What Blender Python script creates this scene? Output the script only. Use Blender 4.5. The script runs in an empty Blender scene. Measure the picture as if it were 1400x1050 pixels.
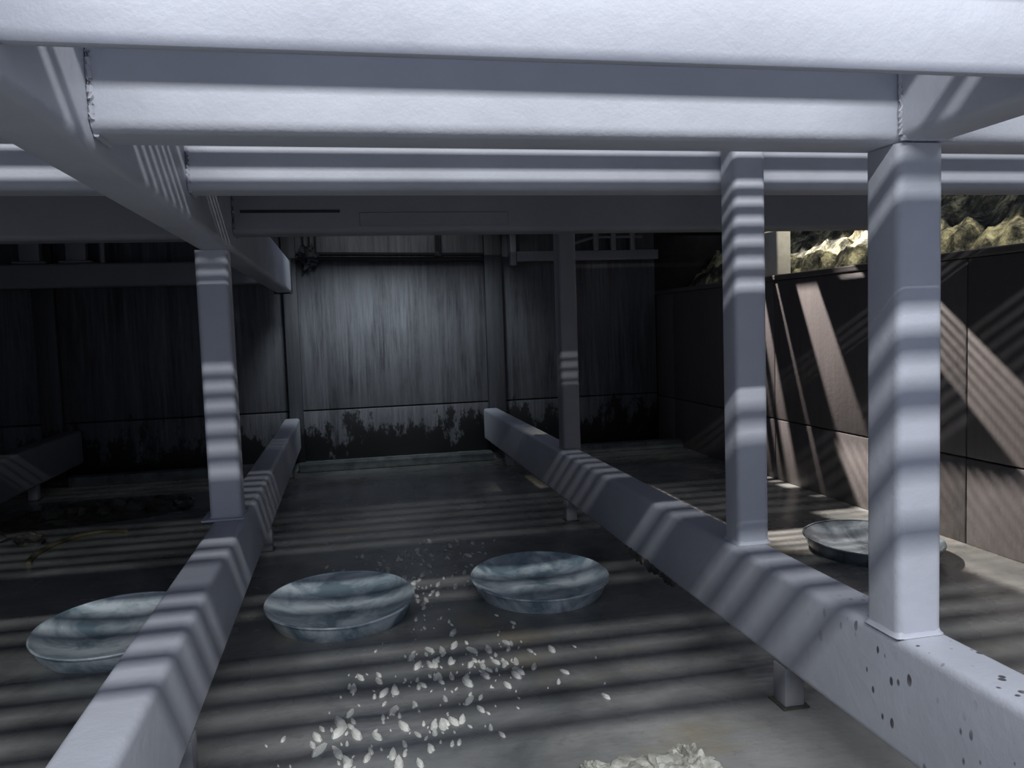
import bpy, bmesh, math, random
from mathutils import Vector, Matrix, noise

random.seed(7)
scene = bpy.context.scene
COL = scene.collection

# ------------------------------------------------------------------ camera
# floor is z = 0, beams run along +Y (away), cross beams along X
EYE = 1.15
YAW, PITCH, ROLL, FPX = 0.20048649, -0.0718246, -0.03395645, 1103.735
cy, sy, ct, st = math.cos(YAW), math.sin(YAW), math.cos(PITCH), math.sin(PITCH)
fwd = Vector((sy * ct, cy * ct, st))
rt0 = Vector((cy, -sy, 0)); up0 = rt0.cross(fwd)
rt = math.cos(ROLL) * rt0 + math.sin(ROLL) * up0
up = -math.sin(ROLL) * rt0 + math.cos(ROLL) * up0
cam = bpy.data.objects.new('camera', bpy.data.cameras.new('camera'))
cam.data.sensor_width = 36.0
cam.data.lens = FPX / 1400 * 36.0
cam.data.clip_start = 0.05
m = Matrix((rt, up, -fwd)).transposed().to_4x4()
m.translation = (0, 0, EYE)
cam.matrix_world = m
COL.objects.link(cam)
scene.camera = cam

# ------------------------------------------------------------------ world, lamps, exposure
w = bpy.data.worlds.new('overcast_sky'); scene.world = w
w.use_nodes = True
bg = w.node_tree.nodes['Background']
bg.inputs['Color'].default_value = (0.60, 0.68, 0.92, 1)
bg.inputs['Strength'].default_value = 0.52

def aim(o, target):
    d = Vector(target) - o.location
    o.rotation_euler = d.to_track_quat('-Z', 'Y').to_euler()

def area(name, loc, target, sx, sy_, power, col, spread=180):
    l = bpy.data.lights.new(name, 'AREA'); l.shape = 'RECTANGLE'
    l.size = sx; l.size_y = sy_; l.energy = power; l.color = col
    l.spread = math.radians(spread)
    o = bpy.data.objects.new(name, l); COL.objects.link(o)
    o.location = loc; aim(o, target)
    return o

def spot(name, loc, target, power, angle, radius, col):
    l = bpy.data.lights.new(name, 'SPOT'); l.energy = power; l.color = col
    l.spot_size = math.radians(angle); l.spot_blend = 0.25; l.shadow_soft_size = radius
    o = bpy.data.objects.new(name, l); COL.objects.link(o)
    o.location = loc; aim(o, target)
    return o

# added unseen strip light above the slatted roof, behind the viewer: throws the stripes
area('stripe_helper', (0.35, -0.95, 3.45), (0.35, 2.2, 0.6), 6.0, 0.036, 178, (0.93, 0.96, 1.0))
# added fill through a deck opening, brightens the back wall of the middle bay
area('back_wall_fill', (0.30, 5.75, 2.75), (0.35, 7.4, 1.35), 0.6, 0.4, 11.5, (0.80, 0.91, 1.0), 70)
# added unseen spots over the deck openings, casting streaks and crosshatch on the wall
spot('streak_helper', (1.725, 6.36, 4.35), (2.495, 5.40, 2.15), 2900, 34, 0.035, (1.0, 0.92, 0.88))
spot('crosshatch_helper', (0.55, 7.8, 4.4), (1.66, 5.42, 2.15), 7000, 19, 0.04, (1.0, 0.93, 0.88))
# sunlight on the bank outside the right wall
spot('bank_sun', (3.55, 3.9, 5.2), (3.28, 4.3, 1.6), 550, 50, 0.06, (1.0, 0.92, 0.72))

scene.view_settings.view_transform = 'Standard'
scene.view_settings.look = 'None'
scene.view_settings.exposure = 0.0
scene.view_settings.gamma = 1.0
scene.view_settings.use_curve_mapping = False
scene.cycles.use_denoising = True
scene.cycles.max_bounces = 8
scene.cycles.diffuse_bounces = 5
scene.cycles.caustics_reflective = False
scene.cycles.caustics_refractive = False

# ------------------------------------------------------------------ materials
def new_mat(name):
    mt = bpy.data.materials.new(name); mt.use_nodes = True
    nt = mt.node_tree
    return mt, nt, nt.nodes['Principled BSDF']

def node(nt, typ, **kw):
    n = nt.nodes.new(typ)
    for k, v in kw.items():
        if k in n.inputs: n.inputs[k].default_value = v
        else: setattr(n, k, v)
    return n

def coords(nt, kind='Object', scale=(1, 1, 1), loc=(0, 0, 0)):
    if kind == 'World':
        g = node(nt, 'ShaderNodeNewGeometry'); out = g.outputs['Position']
    else:
        g = node(nt, 'ShaderNodeTexCoord'); out = g.outputs[kind]
    mp = node(nt, 'ShaderNodeMapping')
    mp.inputs['Scale'].default_value = scale; mp.inputs['Location'].default_value = loc
    nt.links.new(out, mp.inputs['Vector'])
    return mp.outputs['Vector']

def noise_tex(nt, vec, scale, detail=4, rough=0.55, dist=0.0):
    n = node(nt, 'ShaderNodeTexNoise')
    n.inputs['Scale'].default_value = scale; n.inputs['Detail'].default_value = detail
    n.inputs['Roughness'].default_value = rough; n.inputs['Distortion'].default_value = dist
    nt.links.new(vec, n.inputs['Vector'])
    return n.outputs['Fac']

def ramp(nt, fac, stops):
    r = node(nt, 'ShaderNodeValToRGB')
    e = r.color_ramp.elements
    while len(e) < len(stops): e.new(0.5)
    for i, (p, c) in enumerate(stops):
        e[i].position = p
        e[i].color = (c, c, c, 1) if not isinstance(c, tuple) else (*c, 1)
    nt.links.new(fac, r.inputs['Fac'])
    return r.outputs['Color']

def mix(nt, fac, a, b, blend='MIX'):
    n = node(nt, 'ShaderNodeMix', data_type='RGBA', blend_type=blend)
    for s, v in ((n.inputs[0], fac), (n.inputs[6], a), (n.inputs[7], b)):
        if isinstance(v, (int, float)): s.default_value = v
        elif isinstance(v, tuple): s.default_value = (*v, 1) if len(v) == 3 else v
        else: nt.links.new(v, s)
    return n.outputs[2]

def math_n(nt, op, a, b=0.0, clamp=False):
    n = node(nt, 'ShaderNodeMath', operation=op); n.use_clamp = clamp
    for s, v in ((n.inputs[0], a), (n.inputs[1], b)):
        if isinstance(v, (int, float)): s.default_value = v
        else: nt.links.new(v, s)
    return n.outputs[0]

def bump(nt, bsdf, height, strength, dist=0.01):
    b = node(nt, 'ShaderNodeBump'); b.inputs['Strength'].default_value = strength
    b.inputs['Distance'].default_value = dist
    nt.links.new(height, b.inputs['Height']); nt.links.new(b.outputs['Normal'], bsdf.inputs['Normal'])

def paint_mat(name, base, specks=False, seed=0.0):
    mt, nt, b = new_mat(name)
    v = coords(nt, 'World', loc=(seed, seed * 2, seed * 3))
    cloud = noise_tex(nt, v, 3.0, 5)
    c = mix(nt, ramp(nt, cloud, [(0.35, 0.0), (0.7, 1.0)]), tuple(x * 0.86 for x in base), base)
    if specks:
        vw = coords(nt, 'World', scale=(1, 1, 0.55))
        vo = node(nt, 'ShaderNodeTexVoronoi'); vo.inputs['Scale'].default_value = 30
        nt.links.new(vw, vo.inputs['Vector'])
        size = math_n(nt, 'MULTIPLY', noise_tex(nt, vw, 9, 3), 0.95)
        near = math_n(nt, 'SUBTRACT', math_n(nt, 'SUBTRACT', size, 0.28), vo.outputs['Distance'])
        spot_f = ramp(nt, near, [(0.0, 0.0), (0.06, 1.0)])
        patch = ramp(nt, noise_tex(nt, coords(nt, 'World', loc=(4, 1.3, 2)), 3.1, 2), [(0.42, 0.0), (0.50, 1.0)])
        sep = node(nt, 'ShaderNodeSeparateXYZ'); nt.links.new(coords(nt, 'World'), sep.inputs[0])
        reach = ramp(nt, math_n(nt, 'DIVIDE', sep.outputs['Y'], 4.0), [(0.42, 1.0), (0.5, 0.0)])
        f = math_n(nt, 'MULTIPLY', math_n(nt, 'MULTIPLY', spot_f, patch), reach)
        c = mix(nt, f, c, (0.09, 0.09, 0.10))
    nt.links.new(c, b.inputs['Base Color'])
    b.inputs['Roughness'].default_value = 0.5
    fine = noise_tex(nt, v, 160, 3)
    coarse = noise_tex(nt, v, 22, 4)
    h = math_n(nt, 'ADD', math_n(nt, 'MULTIPLY', fine, 0.25), coarse)
    bump(nt, b, h, 0.2, 0.012)
    return mt

def wall_mat(name, base, dark, streak=1.0, mould=True, warm=(1, 1, 1)):
    mt, nt, b = new_mat(name)
    v = coords(nt, 'World', scale=(1, 1, 0.06))
    s1 = noise_tex(nt, v, 34, 6, 0.75)
    s2 = noise_tex(nt, v, 7, 4, 0.6)
    st_ = math_n(nt, 'ADD', math_n(nt, 'MULTIPLY', s1, 0.6), math_n(nt, 'MULTIPLY', s2, 0.5))
    c = mix(nt, ramp(nt, st_, [(0.55 - 0.14 * streak, 0.0), (0.55 + 0.13 * streak, 1.0)]), dark, base)
    vw = coords(nt, 'World')
    patch = noise_tex(nt, vw, 2.2, 5, 0.6)
    c = mix(nt, ramp(nt, patch, [(0.4, 0.0), (0.62, 0.55)]), c, tuple(x * 0.75 for x in base))
    if mould:
        sep = node(nt, 'ShaderNodeSeparateXYZ'); nt.links.new(vw, sep.inputs[0])
        edge = math_n(nt, 'ADD', sep.outputs['Z'], math_n(nt, 'MULTIPLY', noise_tex(nt, coords(nt, 'World', scale=(1, 1, .5)), 3.2, 7, 0.75), -1.7))
        edge = math_n(nt, 'ADD', edge, 0.62)
        f = ramp(nt, edge, [(-0.02 + 0.0, 1.0), (0.08, 0.0)])
        c = mix(nt, f, c, (0.006, 0.006, 0.006))
    nt.links.new(c, b.inputs['Base Color'])
    b.inputs['Roughness'].default_value = 0.55
    bump(nt, b, math_n(nt, 'ADD', noise_tex(nt, vw, 40, 4), s1), 0.15, 0.01)
    return mt

def floor_mat():
    mt, nt, b = new_mat('wet_floor')
    v = coords(nt, 'World')
    n1 = noise_tex(nt, v, 1.6, 6, 0.6, 0.4)
    c = mix(nt, ramp(nt, n1, [(0.35, 0.0), (0.68, 1.0)]), (0.13, 0.135, 0.13), (0.37, 0.365, 0.34))
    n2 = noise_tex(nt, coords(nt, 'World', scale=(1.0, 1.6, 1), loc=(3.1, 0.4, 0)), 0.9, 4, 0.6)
    c = mix(nt, ramp(nt, n2, [(0.60, 0.0), (0.70, 0.55)]), c, (0.33, 0.26, 0.14))  # yellowish patches: warm light reflections painted into the floor colour
    silt = noise_tex(nt, coords(nt, 'World', loc=(9, 2, 0)), 14, 5, 0.7)
    c = mix(nt, ramp(nt, silt, [(0.58, 0.0), (0.75, 0.35)]), c, (0.035, 0.035, 0.033))
    nt.links.new(c, b.inputs['Base Color'])
    rr_ = ramp(nt, noise_tex(nt, v, 2.4, 4), [(0.35, 0.12), (0.65, 0.38)])
    nt.links.new(rr_, b.inputs['Roughness'])
    rip = math_n(nt, 'ADD', noise_tex(nt, coords(nt, 'World', scale=(1, 2.2, 1)), 9, 3), math_n(nt, 'MULTIPLY', silt, 0.25))
    bump(nt, b, rip, 0.16, 0.02)
    return mt

def simple_mat(name, col, rough=0.5, var=0.25, scale=12, bstr=0.2, metal=0.0):
    mt, nt, b = new_mat(name)
    v = coords(nt, 'World')
    n = noise_tex(nt, v, scale, 5, 0.6)
    c = mix(nt, ramp(nt, n, [(0.35, 0.0), (0.65, 1.0)]), tuple(x * (1 - var) for x in col), tuple(min(1, x * (1 + var)) for x in col))
    nt.links.new(c, b.inputs['Base Color'])
    b.inputs['Roughness'].default_value = rough; b.inputs['Metallic'].default_value = metal
    bump(nt, b, noise_tex(nt, v, scale * 4, 4), bstr, 0.01)
    return mt

def dish_mat(name='dish_enamel', lo=(0.22, 0.30, 0.34), hi=(0.74, 0.81, 0.82)):
    mt, nt, b = new_mat(name)
    v = coords(nt, 'World')
    n = noise_tex(nt, v, 5.5, 5, 0.6, 0.6)
    c = mix(nt, ramp(nt, n, [(0.38, 0.0), (0.58, 1.0)]), lo, hi)
    nt.links.new(c, b.inputs['Base Color'])
    b.inputs['Roughness'].default_value = 0.27
    bump(nt, b, noise_tex(nt, v, 60, 4), 0.18, 0.01)
    return mt

def moss_mat():
    mt, nt, b = new_mat('mossy_rubble')
    v = coords(nt, 'World', scale=(1, 1, 0.6))
    n = noise_tex(nt, v, 7, 6, 0.7)
    c = ramp(nt, n, [(0.40, (0.012, 0.012, 0.012)), (0.5, (0.10, 0.10, 0.07)), (0.6, (0.45, 0.42, 0.26)), (0.75, (0.7, 0.66, 0.5))])
    nt.links.new(c, b.inputs['Base Color']); b.inputs['Roughness'].default_value = 0.9
    bump(nt, b, noise_tex(nt, v, 30, 5), 0.6, 0.03)
    return mt

M = {
    'paint': paint_mat('pale_grey_paint', (0.555, 0.567, 0.615)),
    'paint_spots': paint_mat('pale_grey_paint_splashed', (0.555, 0.567, 0.615), True),
    'paint_shaded': paint_mat('grey_paint_shade', (0.27, 0.27, 0.285), seed=3.0),  # darker copy of the paint, shade on the steel put into its colour
    'wall': wall_mat('streaked_concrete', (0.16, 0.16, 0.17), (0.025, 0.025, 0.028)),
    'side': wall_mat('side_concrete', (0.17, 0.15, 0.145), (0.11, 0.10, 0.097), 1.6, False),
    'joint': simple_mat('joint_shadow_gap', (0.02, 0.02, 0.02), 0.9),
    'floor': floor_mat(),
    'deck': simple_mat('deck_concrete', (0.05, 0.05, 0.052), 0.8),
    'slat': simple_mat('slat_steel', (0.10, 0.10, 0.11), 0.7),
    'kerb': simple_mat('kerb_concrete', (0.12, 0.135, 0.13), 0.6, 0.4, 9),
    'dish': dish_mat(),
    'dish_dark': dish_mat('dish_enamel_dark', (0.05, 0.065, 0.08), (0.17, 0.20, 0.22)),  # darker tones of the dish colour for the right-hand dish
    'dark': simple_mat('blackened_iron', (0.015, 0.015, 0.017), 0.6),
    'moss': moss_mat(),
    'white': simple_mat('white_block', (0.8, 0.78, 0.72), 0.6, 0.08),
    'foam': simple_mat('foam', (0.86, 0.85, 0.76), 0.35, 0.08, 40, 0.3),  # pale colour of the flecks modelled for glints
    'scum': simple_mat('foam_scum', (0.40, 0.39, 0.33), 0.5, 0.6, 18, 0.3),
    'mud': simple_mat('wet_mud', (0.075, 0.072, 0.06), 0.35, 0.6, 14, 0.6),
    'pilaster': wall_mat('pilaster_concrete', (0.085, 0.085, 0.09), (0.03, 0.03, 0.033)),
    'reflection_arc': simple_mat('dull_yellow_reflection', (0.12, 0.105, 0.055), 0.5, 0.3),
}

# ------------------------------------------------------------------ helpers
def obj(name, bm, mat, parent=None, smooth=True):
    me = bpy.data.meshes.new(name)
    bm.normal_update(); bm.to_mesh(me); bm.free()
    me.materials.append(M[mat])
    o = bpy.data.objects.new(name, me); COL.objects.link(o)
    if smooth:
        for p in me.polygons: p.use_smooth = True
        me.set_sharp_from_angle(angle=math.radians(38))
    if parent:
        o.parent = parent
        o.matrix_parent_inverse = Matrix.Translation(-Vector(parent.location))
    return o

def tag(o, label, cat, group=None):
    o['label'] = label; o['category'] = cat
    if group: o['group'] = group
    return o

def thing(name, label, cat, loc, group=None):
    o = bpy.data.objects.new(name, None); COL.objects.link(o)
    o.location = loc; o.empty_display_size = 0.1
    return tag(o, label, cat, group)

def struct(name, bm, mat, smooth=False):
    o = obj(name, bm, mat, None, smooth); o['kind'] = 'structure'
    return o

def box(bm, x0, x1, y0, y1, z0, z1, bevel=0.0, seg=3, edges='all'):
    g = bmesh.ops.create_cube(bm, size=1.0)
    vs = g['verts']
    for v in vs:
        v.co = Vector((x0 + (v.co.x + .5) * (x1 - x0), y0 + (v.co.y + .5) * (y1 - y0), z0 + (v.co.z + .5) * (z1 - z0)))
    if bevel:
        es = {e for v in vs for e in v.link_edges}
        if edges != 'all':
            ax = 'xyz'.index(edges)
            es = {e for e in es if abs((e.verts[0].co - e.verts[1].co)[ax]) > 1e-6 and
                  all(abs((e.verts[0].co - e.verts[1].co)[k]) < 1e-6 for k in range(3) if k != ax)}
        bmesh.ops.bevel(bm, geom=list(es), offset=bevel, segments=seg, profile=0.5, affect='EDGES')
    return bm

def bx(*a, **k):
    return box(bmesh.new(), *a, **k)

def tube(bm, pts, r, seg=8):
    rings = []
    for i, p in enumerate(pts):
        p = Vector(p)
        t = (Vector(pts[min(i + 1, len(pts) - 1)]) - Vector(pts[max(i - 1, 0)])).normalized()
        a = t.cross(Vector((0, 0, 1)))
        if a.length < 1e-3: a = Vector((1, 0, 0))
        a.normalize(); b_ = t.cross(a)
        rings.append([bm.verts.new(p + r * (math.cos(2 * math.pi * k / seg) * a + math.sin(2 * math.pi * k / seg) * b_)) for k in range(seg)])
    for i in range(len(rings) - 1):
        for k in range(seg):
            bm.faces.new((rings[i][k], rings[i][(k + 1) % seg], rings[i + 1][(k + 1) % seg], rings[i + 1][k]))
    bm.faces.new(rings[0][::-1]); bm.faces.new(rings[-1])
    return bm

def weld(bm, a, b_, r=0.006, seed=0):
    """lumpy weld bead along a line"""
    a, b_ = Vector(a), Vector(b_)
    n = max(4, int((b_ - a).length / 0.012))
    pts = []
    for i in range(n + 1):
        p = a.lerp(b_, i / n)
        q = noise.noise_vector(p * 60 + Vector((seed, 0, 0))) * 0.002
        pts.append(p + q)
    return tube(bm, pts, r, 6)

def rock(bm, c, r, sq=(1, 1, 1), seed=0, amp=0.35, sub=3, freq=2.2):
    g = bmesh.ops.create_icosphere(bm, subdivisions=sub, radius=1.0)
    for v in g['verts']:
        d = v.co.normalized()
        k = 1 + amp * noise.fractal(d * freq + Vector((seed * 3.7, seed, 0)), 1.0, 2.0, 4)
        v.co = Vector(c) + Vector((d.x * r * sq[0], d.y * r * sq[1], d.z * r * sq[2])) * k
    return bm

# ------------------------------------------------------------------ setting
XL, XR, YB, YF, ZT = -3.35, 2.95, 7.4, -1.6, 2.15
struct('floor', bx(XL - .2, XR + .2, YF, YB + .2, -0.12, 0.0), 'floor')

def panels(wall, boxes, mat):
    for b_ in boxes:
        obj('panel', bx(*b_, bevel=0.006, seg=2), mat, wall)

G = 0.006
wb = struct('wall_back', bx(XL - .2, 4.4, YB + .03, YB + .2, 0, ZT), 'joint')
bays = [(XL, -2.43), (-2.43, -0.45), (-0.45, 1.345), (1.345, XR)]
panels(wb, [(a + G, b_ - G, YB, YB + .05, 0.0, 0.455 - G) for a, b_ in bays] +
           [(a + G, b_ - G, YB, YB + .05, 0.455 + G, ZT - .01) for a, b_ in bays], 'wall')
for k, (a, b_) in enumerate([(1.27, 1.43), (-0.52, -0.40), (-2.52, -2.35)]):
    o = obj('pilaster', bx(a, b_, YB - .07, YB, 0.0, ZT - .01, bevel=0.008, seg=2), 'pilaster', wb)

wr = struct('wall_right', bx(XR + .03, XR + .2, YF, YB + .03, 0, 1.40), 'joint')
ys = [YF, -0.2, 1.6, 3.4, 5.2, 7.0, YB]
panels(wr, [(XR, XR + .05, a + G * .6, b_ - G * .6, 0.0, 0.43 - G * .6) for a, b_ in zip(ys, ys[1:])] +
           [(XR, XR + .05, a + G * .6, b_ - G * .6, 0.43 + G * .6, 1.40) for a, b_ in zip(ys, ys[1:])], 'side')
struct('trim_1', bx(XR - .012, XR + .2, YF, YB, 1.402, 1.44, bevel=.008, seg=2), 'side')
wl = struct('wall_left', bx(XL - .2, XL - .03, YF, YB + .03, 0, ZT), 'joint')
panels(wl, [(XL - .05, XL, a + G, b_ - G, 0.0, ZT - .01) for a, b_ in zip(ys, ys[1:])], 'wall')

# roof deck over the far half, with added openings that shape the wall light
holes = [(-0.30, 1.05, 5.55, 6.55)]
holes.append((2.33, 2.62, 5.12, 5.30))
for y_, w_ in ((5.62, .065), (5.47, .012), (5.73, .014), (5.80, .016), (5.88, .016), (6.62, .018), (6.70, .018), (6.80, .018), (6.92, .028), (7.03, .018)):
    holes.append((2.30, 2.66, y_, y_ + w_))
for k in range(23):  # added grille openings; their crosshatch replaces light thrown up by the water
    y_ = 4.84 + k * .05
    holes.append((1.62, 2.26 if y_ < 5.12 else 1.88, y_, y_ + .034))
def deck(x0, x1, y0, y1):
    xs = sorted({x0, x1, *[h[0] for h in holes], *[h[1] for h in holes]})
    yy = sorted({y0, y1, *[h[2] for h in holes], *[h[3] for h in holes]})
    bm = bmesh.new()
    for a, b_ in zip(yy, yy[1:]):
        run = None
        for c, d in list(zip(xs, xs[1:])) + [(None, None)]:
            solid = c is not None and not any(h[0] - 1e-6 <= c and d <= h[1] + 1e-6 and h[2] - 1e-6 <= a and b_ <= h[3] + 1e-6 for h in holes)
            if solid: run = (run[0], d) if run else (c, d)
            elif run:
                box(bm, run[0], run[1], a, b_, ZT, ZT + .008); run = None
    return bm
holes.append((3.06, 3.44, 2.6, 6.4))  # added opening that lets the bank light through the unseen roof overhang
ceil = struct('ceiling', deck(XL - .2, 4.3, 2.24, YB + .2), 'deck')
# flat bars of the open slatted roof over the near half
bars = [(.22, .24), (.29, .314), (.36, .391), (.43, .46), (.498, .529), (.635, .666), (.705, .735), (.848, .955), (.993, 1.025), (1.062, 1.094),
        (1.131, 1.163), (1.200, 1.232), (1.269, 1.301), (1.338, 1.370), (1.407, 1.495), (1.549, 1.61), (1.645, 1.677), (1.712, 1.744), (1.779, 1.811),
        (1.846, 1.878), (1.913, 1.945), (1.980, 2.24)]
proto = obj('slat', bx(XL, XR, -0.5, 0.5, ZT, ZT + 0.006), 'slat', ceil, False)
for k, (a, b_) in enumerate(bars):
    o = proto if k == 0 else proto.copy()
    if k: COL.objects.link(o)
    o.location = (0, (a + b_) / 2, 0); o.scale.y = b_ - a

kerb = struct('trim_2', bx(-0.43, 1.20, 6.78, 6.90, 0, 0.075, bevel=.012), 'kerb', True)
struct('trim_3', bx(-2.20, -0.57, 6.86, 6.98, 0, 0.075, bevel=.012), 'kerb', True)
struct('trim_4', bx(1.36, XR, 6.80, 6.92, 0, 0.075, bevel=.012), 'kerb', True)

# ------------------------------------------------------------------ lower beams on stub legs
LB0, LB1 = 0.12, 0.40
def lower_beam(label, x0, x1, y0, y1, legs, mat):
    t = thing('floor_beam', label, 'beam', ((x0 + x1) / 2, (y0 + y1) / 2, 0), 'painted box beams raised over the wet floor')
    obj('box_section', bx(x0, x1, y0, y1, LB0, LB1, bevel=.022, seg=5, edges='y'), mat, t)
    xc = (x0 + x1) / 2
    for (ly, off) in legs:
        l = obj('stub_leg', bx(xc + off - .032, xc + off + .032, ly - .035, ly + .035, 0.004, LB0 + .002, bevel=.006, seg=2), 'paint_shaded', t)
        obj('foot_plate', bx(xc + off - .042, xc + off + .042, ly - .045, ly + .045, 0.0, 0.006), 'mud', l)
    return t
RB = lower_beam('long pale box beam with dark splash spots carrying three posts, right of the dishes', 1.21, 1.346, 0.55, 7.30, [(2.13, -.035), (4.52, -.035), (6.5, 0), (0.9, 0)], 'paint_spots')
LB = lower_beam('long pale striped box beam left of the two middle dishes, carrying one post', -0.567, -0.434, 0.6, 7.32, [(4.42, .035), (2.15, .035), (6.6, 0)], 'paint')
lower_beam('dark far box beam at the left edge, in deep shadow', -2.345, -2.21, 3.2, 7.32, [(4.2, 0), (6.4, 0)], 'paint_shaded')
# weld drips hanging under the splashed beam
bm = bmesh.new()
for i in range(16):
    y_ = 2.95 + i * .03
    rock(bm, (1.222, y_, LB0 - .002), .014 + .008 * random.random(), (.8, 1.2, 1 + .9 * random.random()), i, .5, 2)
o = obj('weld_drips', bm, 'mud', RB)

# ------------------------------------------------------------------ posts
def post(label, x0, x1, y0, y1, ztop, plate=False, mat='paint'):
    t = thing('steel_post', label, 'post', ((x0 + x1) / 2, (y0 + y1) / 2, LB1), 'square posts standing on the floor beams')
    z0 = LB1 + (0.008 if plate else 0.001)
    obj('shaft', bx(x0, x1, y0, y1, z0, ztop, bevel=.02, seg=5, edges='z'), mat, t)
    if plate:
        obj('base_plate', bx(x0 - .03, x1 + .012, y0 - .035, y1 + .03, LB1, LB1 + .009, bevel=.003, seg=1), mat, t)
    # flared weld fillet at the foot
    bm = bmesh.new()
    prof = [(0.007, 0.0), (0.003, 0.005), (0.0, 0.012), (-0.003, 0.018)]
    rings = []
    n = 32
    xc, yc, hx, hy = (x0 + x1) / 2, (y0 + y1) / 2, (x1 - x0) / 2, (y1 - y0) / 2
    for off, z in prof:
        ring = []
        for i in range(n):
            a = 2 * math.pi * i / n
            ca, sa = math.cos(a), math.sin(a)
            e = 0.22
            px = math.copysign(abs(ca) ** e, ca); py = math.copysign(abs(sa) ** e, sa)
            q = noise.noise(Vector((px * 9, py * 9, z * 200))) * .002
            ring.append(bm.verts.new((xc + px * (hx + off + q) * .985, yc + py * (hy + off + q) * .985, z0 + z)))
        rings.append(ring)
    for i in range(len(rings) - 1):
        for j in range(n):
            bm.faces.new((rings[i][j], rings[i][(j + 1) % n], rings[i + 1][(j + 1) % n], rings[i + 1][j]))
    obj('weld_fillet', bm, mat, t)
    return t
post('largest nearest pale post with a diagonal shadow across its top, standing on the splashed beam', 1.212, 1.330, 1.60, 1.722, 1.524)
post('pale post crossed by bright horizontal bands, second nearest on the splashed beam', 1.238, 1.350, 2.42, 2.527, 1.77)
post('slim unlit grey post, farthest of the three on the splashed beam', 1.238, 1.350, 4.62, 4.73, 2.14, mat='paint_shaded')
post('single post on the left striped beam, striped with light at its lower half', -0.578, -0.452, 3.43, 3.552, 1.494, True)

# ------------------------------------------------------------------ upper frame
UB, UT = 1.495, 1.77
t = thing('roof_beam', 'long grey beam overhead running away on the left, with thin light stripes on its side', 'beam', (-.5, 4.2, UB), 'overhead beams')
obj('box_section', bx(-0.567, -0.434, 0.9, 7.08, UB, UT, bevel=.022, seg=5, edges='y'), 'paint', t)
obj('end_plate', bx(-0.575, -0.424, 7.08, 7.095, UB - .012, UT + .01, bevel=.003, seg=1), 'dark', t)
t = thing('short_roof_beam', 'short striped beam end overhead in the upper right corner, above the nearest post', 'beam', (1.28, 1.41, 1.53), 'overhead beams')
obj('box_section', bx(1.212, 1.346, 1.236, 1.597, 1.53, UT, bevel=.02, seg=5, edges='y'), 'paint', t)
bm = bmesh.new(); weld(bm, (1.214, 1.592, 1.533), (1.344, 1.592, 1.533), .007, 3); weld(bm, (1.212, 1.592, 1.54), (1.212, 1.592, 1.76), .006, 5)
obj('weld_bead', bm, 'paint', t)

def cross(label, x0, x1, y0, y1, z0, mat='paint', name='cross_beam', ends=()):
    UT = 1.685 if y1 < 2 else 1.735 if y1 < 3 else 1.77
    t = thing(name, label, 'beam', ((x0 + x1) / 2, (y0 + y1) / 2, z0), 'overhead beams')
    obj('box_section', bx(x0, x1, y0, y1, z0, UT, bevel=.024, seg=6, edges='x'), mat, t)
    for xe in ends:
        bm = bmesh.new()
        s = 1 if xe > (x0 + x1) / 2 else -1
        xw = xe - s * .004
        weld(bm, (xw, y0, z0 + .02), (xw, y0, UT - .02), .006, xe); weld(bm, (xw, y0 + .02, z0), (xw, y1 - .02, z0), .006, xe + 1)
        obj('weld_bead', bm, mat, t)
    return t
t = thing('fascia_plate', 'brightest wide flat plate across the very top of the picture, nearest overhead', 'beam', (0, 1.22, 1.55), 'overhead beams')
obj('web', bx(-0.432, 2.6, 1.212, 1.233, 1.55, 1.685, bevel=.004, seg=2, edges='x'), 'paint', t)
obj('flange', bx(-0.432, 2.6, 1.234, 1.244, 1.655, 1.668, bevel=.004, seg=2, edges='x'), 'paint', t)
cross('broad pale cross beam with a rough sprayed lower edge, second from the top', -0.432, 2.80, 1.60, 1.733, 1.525, ends=(-0.432,))
cross('short continuation of the broad second cross beam at the upper left edge', -3.2, -0.569, 1.60, 1.733, 1.525)
cross('grey cross beam with one bright narrow light band, behind the broad pale one', -0.432, 2.85, 2.53, 2.66, 1.578, ends=(-0.432,))
cross('continuation of the banded third cross beam at the left edge', -3.2, -0.569, 2.53, 2.66, 1.578)
t = cross('dark shaded cross beam, farthest of those spanning the middle bay', -0.432, 2.80, 3.50, 3.63, 1.562, 'paint_shaded', ends=(-0.432,))
obj('patch_plate', bx(.08, .72, 3.494, 3.501, 1.592, 1.648, bevel=.002, seg=1), 'paint_shaded', t)
obj('slot', bx(-.40, .0, 3.4965, 3.501, 1.648, 1.660), 'dark', t)
cross('dark shaded cross beam left of the single post, hanging below the others', -3.2, -0.569, 3.50, 3.63, 1.545, 'paint_shaded')
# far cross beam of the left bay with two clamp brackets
t = cross('dim far cross beam with two clamp brackets on it, at the left', -3.3, -0.578, 7.08, 7.20, 1.572, 'paint_shaded')
for xc in (-2.43, -2.09):
    c = obj('clamp_bracket', bx(xc - .075, xc + .075, 7.09, 7.17, UT + .014, 2.10, bevel=.008, seg=2), 'paint_shaded', t)
    obj('foot', bx(xc - .12, xc + .12, 7.06, 7.19, UT, UT + .018, bevel=.004, seg=1), 'paint_shaded', c)
obj('tie_rod', tube(bmesh.new(), [(-1.90, 7.12, UT - .01), (-1.90, 7.12, 2.14)], .022, 10), 'paint_shaded', t)

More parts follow.
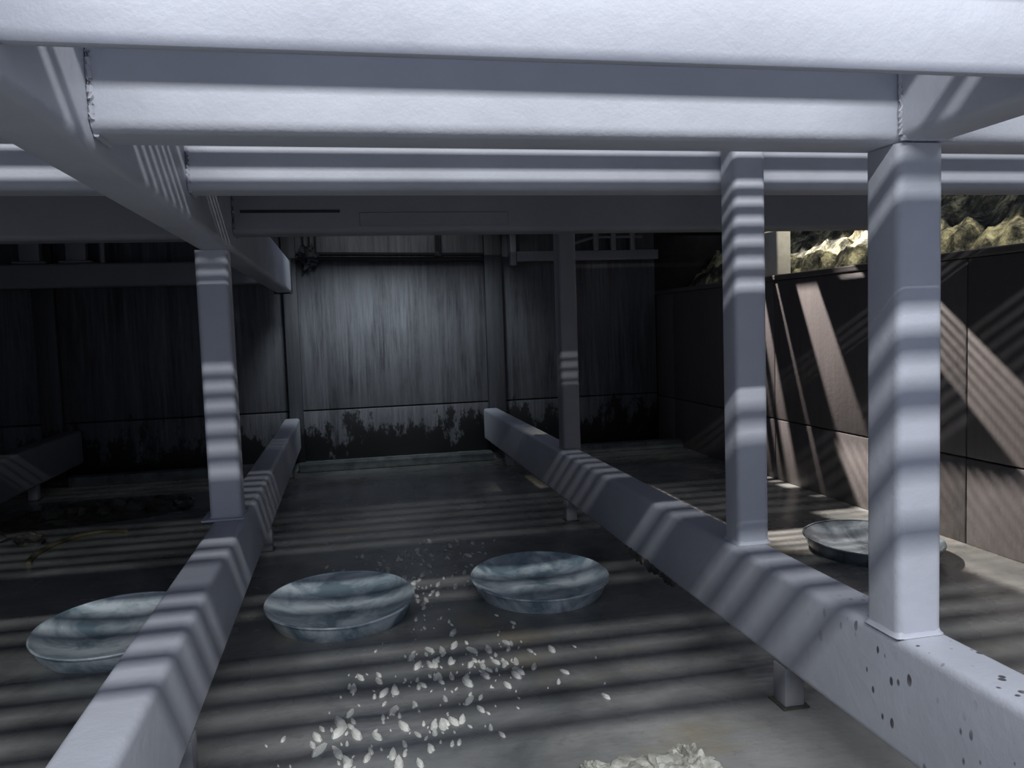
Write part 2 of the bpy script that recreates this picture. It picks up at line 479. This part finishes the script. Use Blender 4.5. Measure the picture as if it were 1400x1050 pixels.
# ------------------------------------------------------------------ pipework on the back wall
t = thing('wall_pipe', 'dark pipe with two blackened hangers across the back wall of the middle bay', 'pipe', (.42, 7.33, 1.80), None)
obj('pipe', tube(bmesh.new(), [(-.39, 7.34, 1.795), (1.265, 7.34, 1.765)], .022, 10), 'dark', t)
obj('pipe', tube(bmesh.new(), [(-.39, 7.36, 1.845), (1.265, 7.36, 1.815)], .012, 8), 'dark', t)
for xc, r, s in ((-.28, .075, 1), (.855, .03, 2)):
    bm = bmesh.new()
    rock(bm, (xc, 7.335, 1.80), r, (1, .5, 1.25), s, .7, 3, 3)
    h = obj('hanger', bm, 'dark', t)
    bm = bmesh.new()
    for q in range(3):
        x_ = xc + (q - 1) * r * .7
        tube(bm, [(x_, 7.35, 1.80 - r * (1.2 + .8 * random.random())), (x_ + .004, 7.35, 2.12)], .008, 6)
    obj('rod', bm, 'dark', h)
t = thing('wall_ledge', 'narrow pale-edged ledge carrying conduit on the back wall of the right bay', 'ledge', (2.2, 7.3, 1.74), None)
obj('channel', bx(1.56, 2.93, 7.26, 7.39, 1.735, 1.825, bevel=.006, seg=2), 'paint_shaded', t)
obj('end_bracket', bx(1.50, 1.556, 7.25, 7.39, 1.70, 2.02, bevel=.006, seg=2), 'paint_shaded', t)
pts = [(2.02 + .04 * i, 7.30, 1.85 + .10 * math.sin(min(1, i / 9) * math.pi / 2)) for i in range(20)]
obj('conduit', tube(bmesh.new(), pts, .014, 8), 'paint_shaded', t)
for x_ in (2.3, 2.47, 2.66):
    obj('clip', bx(x_, x_ + .05, 7.28, 7.34, 1.825, 1.99, bevel=.006, seg=2), 'paint_shaded', t)

# ------------------------------------------------------------------ dishes
def dish(label, x, y, r, rot, tilt, dmat='dish'):
    t = thing('round_dish', label, 'dish', (x, y, 0), 'shallow round dishes standing on the wet floor')
    def lathe(prof, n=72, wob=0.0):
        bm = bmesh.new(); rings = []
        for pr, pz in prof:
            if pr < 1e-5: rings.append([bm.verts.new((x, y, pz))]); continue
            ring = []
            for i in range(n):
                a = 2 * math.pi * i / n
                rr_ = pr * r
                q = 1 + wob * noise.noise(Vector((math.cos(a) * 2.5 + x * 5, math.sin(a) * 2.5, pz * 20)))
                px, py = rr_ * q * math.cos(a), rr_ * q * math.sin(a) * 1.14
                ring.append(bm.verts.new((x + px, y + py, pz + tilt * py)))
            rings.append(ring)
        for A, B in zip(rings, rings[1:]):
            for i in range(n):
                j = (i + 1) % n
                if len(A) == 1: bm.faces.new((A[0], B[j], B[i])) if len(B) > 1 else None
                elif len(B) == 1: bm.faces.new((A[i], A[j], B[0]))
                else: bm.faces.new((A[i], A[j], B[j], B[i]))
        bmesh.ops.recalc_face_normals(bm, faces=bm.faces)
        return bm
    H = .068
    obj('bowl', lathe([(0.0, .011), (.42, .011), (.58, .015), (.72, .027), (.85, .044), (.95, .059), (.985, H), (.99, H - .004), (.975, .050), (.945, .028), (.915, .010), (.90, .003), (.86, .001), (.5, .001), (0, .001)], wob=.012), dmat, t)
    # rolled rim
    pr = [(1.0 + .017 * math.cos(k * math.pi / 4), H + .0045 * math.sin(k * math.pi / 4)) for k in range(9)]
    obj('rim', lathe(pr, wob=.012), dmat, t)
    obj('foot_ring', lathe([(.885, .006), (.893, .004), (.895, 0.0), (.86, 0.0), (.85, .003)]), dmat, t)
    return t
dish('pale blue-grey round dish left of centre on the wet floor, beside the white glint flecks', -.072, 3.31, .298, 0, .012)
dish('pale blue-grey round dish right of the white glint flecks, nearest the splashed beam', .775, 3.36, .294, 1, .012)
dish('round dish at the left, half hidden behind the left striped beam', -.90, 3.27, .30, 2, .012)
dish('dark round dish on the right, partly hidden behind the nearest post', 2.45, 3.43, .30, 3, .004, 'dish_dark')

# ------------------------------------------------------------------ bank outside the right wall, seen above it
bm = bmesh.new()
nx, ny = 26, 150
grid = []
for i in range(nx):
    row = []
    for j in range(ny):
        u = i / (nx - 1)
        y_ = 0.8 + 6.6 * j / (ny - 1)
        x_ = XR + .27 + .9 * u
        p = Vector((x_, y_, 0))
        h = 1.36 + .40 * min(1, u * 2.2) ** .6 + .55 * max(0, u - .4) + .13 * noise.fractal(p * 2.3, .8, 2.0, 5) + .06 * noise.noise(p * 11)
        h = max(h, 1.30)
        row.append(bm.verts.new((x_ + .05 * noise.noise(p * 9 + Vector((5, 5, 5))), y_, h)))
    grid.append(row)
for i in range(nx - 1):
    for j in range(ny - 1):
        bm.faces.new((grid[i][j], grid[i + 1][j], grid[i + 1][j + 1], grid[i][j + 1]))
e = [ed for ed in bm.edges if ed.is_boundary]
r_ = bmesh.ops.extrude_edge_only(bm, edges=e)
for v in r_['geom']:
    if isinstance(v, bmesh.types.BMVert): v.co.z = -0.12
tag(obj('rubble_bank', bm, 'moss', None, False), 'sunlit mossy rubble bank showing above the right wall', 'bank')
tag(obj('white_block', bx(3.0, 3.11, 5.24, 5.44, 1.44, 1.765, bevel=.014), 'white'),
    'small bright white block standing on the right wall top, beside the banded post', 'block')

# ------------------------------------------------------------------ silt, stones and a reflection arc at the left
bm = bmesh.new()
nx, ny = 60, 26
grid = []
for i in range(nx):
    row = []
    for j in range(ny):
        u, v_ = i / (nx - 1), j / (ny - 1)
        x_ = -2.18 + 1.0 * u
        y_ = 5.25 + .75 * v_ + .25 * u
        p = Vector((x_, y_, 0))
        env = math.sin(math.pi * u) ** .6 * math.sin(math.pi * v_) ** .9
        h = env * (.05 + .09 * noise.fractal(p * 3.5, .8, 2, 5) + .03 * noise.noise(p * 14)) - .004
        row.append(bm.verts.new((x_, y_, h)))
    grid.append(row)
for i in range(nx - 1):
    for j in range(ny - 1):
        bm.faces.new((grid[i][j], grid[i + 1][j], grid[i + 1][j + 1], grid[i][j + 1]))
tag(obj('silt_heap', bm, 'mud'), 'low ragged heap of wet silt on the floor at the far left', 'silt')
for lab, c, r, s in (('dark stone at the left edge of the picture, beside the silt heap', (-2.08, 5.10, .03), .07, 1),
                     ('upright dark lump at the right end of the silt heap', (-1.12, 5.70, .04), .055, 3),
                     ('flat dark stone in front of the silt heap', (-1.82, 5.0, .02), .06, 5)):
    tag(obj('stone', rock(bmesh.new(), c, r, (1.3, 1, .8), s, .4), 'mud'), lab, 'stone', 'stones by the silt heap')
pts = []  # faint arc of reflected light, modelled as a thin tube
for i in range(24):
    a = math.radians(60 + 150 * i / 23)
    pts.append((-1.45 + .24 * math.cos(a), 4.72 + .42 * math.sin(a), .010))
tag(obj('reflection_arc', tube(bmesh.new(), pts, .014, 8), 'reflection_arc'), 'thin yellowish arc of reflected light modelled as a tube on the floor at the far left', 'reflection_arc')

# ------------------------------------------------------------------ glint flecks and foam clump on the floor
def fleck(bm, x, y, s, a):
    n = 8
    ca, sa = math.cos(a), math.sin(a)
    top = bm.verts.new((x, y, s * .42))
    r1, r2 = [], []
    for i in range(n):
        t_ = 2 * math.pi * i / n
        ex = 1 + .7 * max(0, math.cos(t_)) ** 3
        px, py = math.cos(t_) * s * .8 * ex, math.sin(t_) * s * .36
        q = (x + px * ca - py * sa, y + px * sa + py * ca)
        r2.append(bm.verts.new((q[0], q[1], .0)))
        r1.append(bm.verts.new((x + (q[0] - x) * .72, y + (q[1] - y) * .72, s * .3)))
    for i in range(n):
        j = (i + 1) % n
        bm.faces.new((r2[i], r2[j], r1[j], r1[i])); bm.faces.new((r1[i], r1[j], top))
bm = bmesh.new()
def cluster(n, cx, cy_, sx, sy_, s0, s1, rot=0):
    for _ in range(n):
        u, v_ = random.gauss(0, .5), random.gauss(0, .5)
        px, py = u * sx, v_ * sy_
        x = cx + px * math.cos(rot) - py * math.sin(rot); y = cy_ + px * math.sin(rot) + py * math.cos(rot)
        if math.hypot((x + .072) / .31, (y - 3.31) / .35) < 1: continue
        if math.hypot((x - .775) / .31, (y - 3.36) / .35) < 1: continue
        fleck(bm, x, y, 1.2 * (s0 + (s1 - s0) * random.random() ** 2.2), random.uniform(1.0, 2.1))
cluster(110, .34, 3.92, .40, .42, .008, .030, .5)
cluster(50, .25, 3.55, .12, .35, .008, .030)
cluster(22, .26, 3.15, .12, .35, .006, .018)
cluster(90, .36, 2.70, .36, .30, .006, .030)
cluster(95, .20, 2.42, .34, .34, .006, .032)
cluster(60, .02, 2.22, .26, .22, .006, .036)
o = obj('glint_flecks', bm, 'foam')  # raised white flecks stand for light glinting on the wet floor
tag(o, 'scattered white flecks modelled for glints on the wet floor between the dishes', 'foam'); o['kind'] = 'stuff'

bm = bmesh.new()
for i, (c, r, sq) in enumerate([((.845, 1.95, .01), .045, (.9, 1.0, 1.15)), ((.79, 1.92, .005), .055, (1.2, 1, .7)), ((.70, 1.95, .005), .055, (1.3, .9, .55)),
                                ((.62, 1.97, .004), .035, (1.3, .8, .7)), ((.59, 1.99, .004), .02, (1, .8, 1.4)), ((.86, 1.90, .005), .05, (1, 1, 1.0))]):
    rock(bm, (c[0] - .03, c[1] - .05, c[2] - .008), r * .9, sq, i + 11, .55, 4, 1.9)
tag(obj('foam_clump', bm, 'scum'), 'torn whitish foam clump floating at the bottom edge of the picture', 'foam')
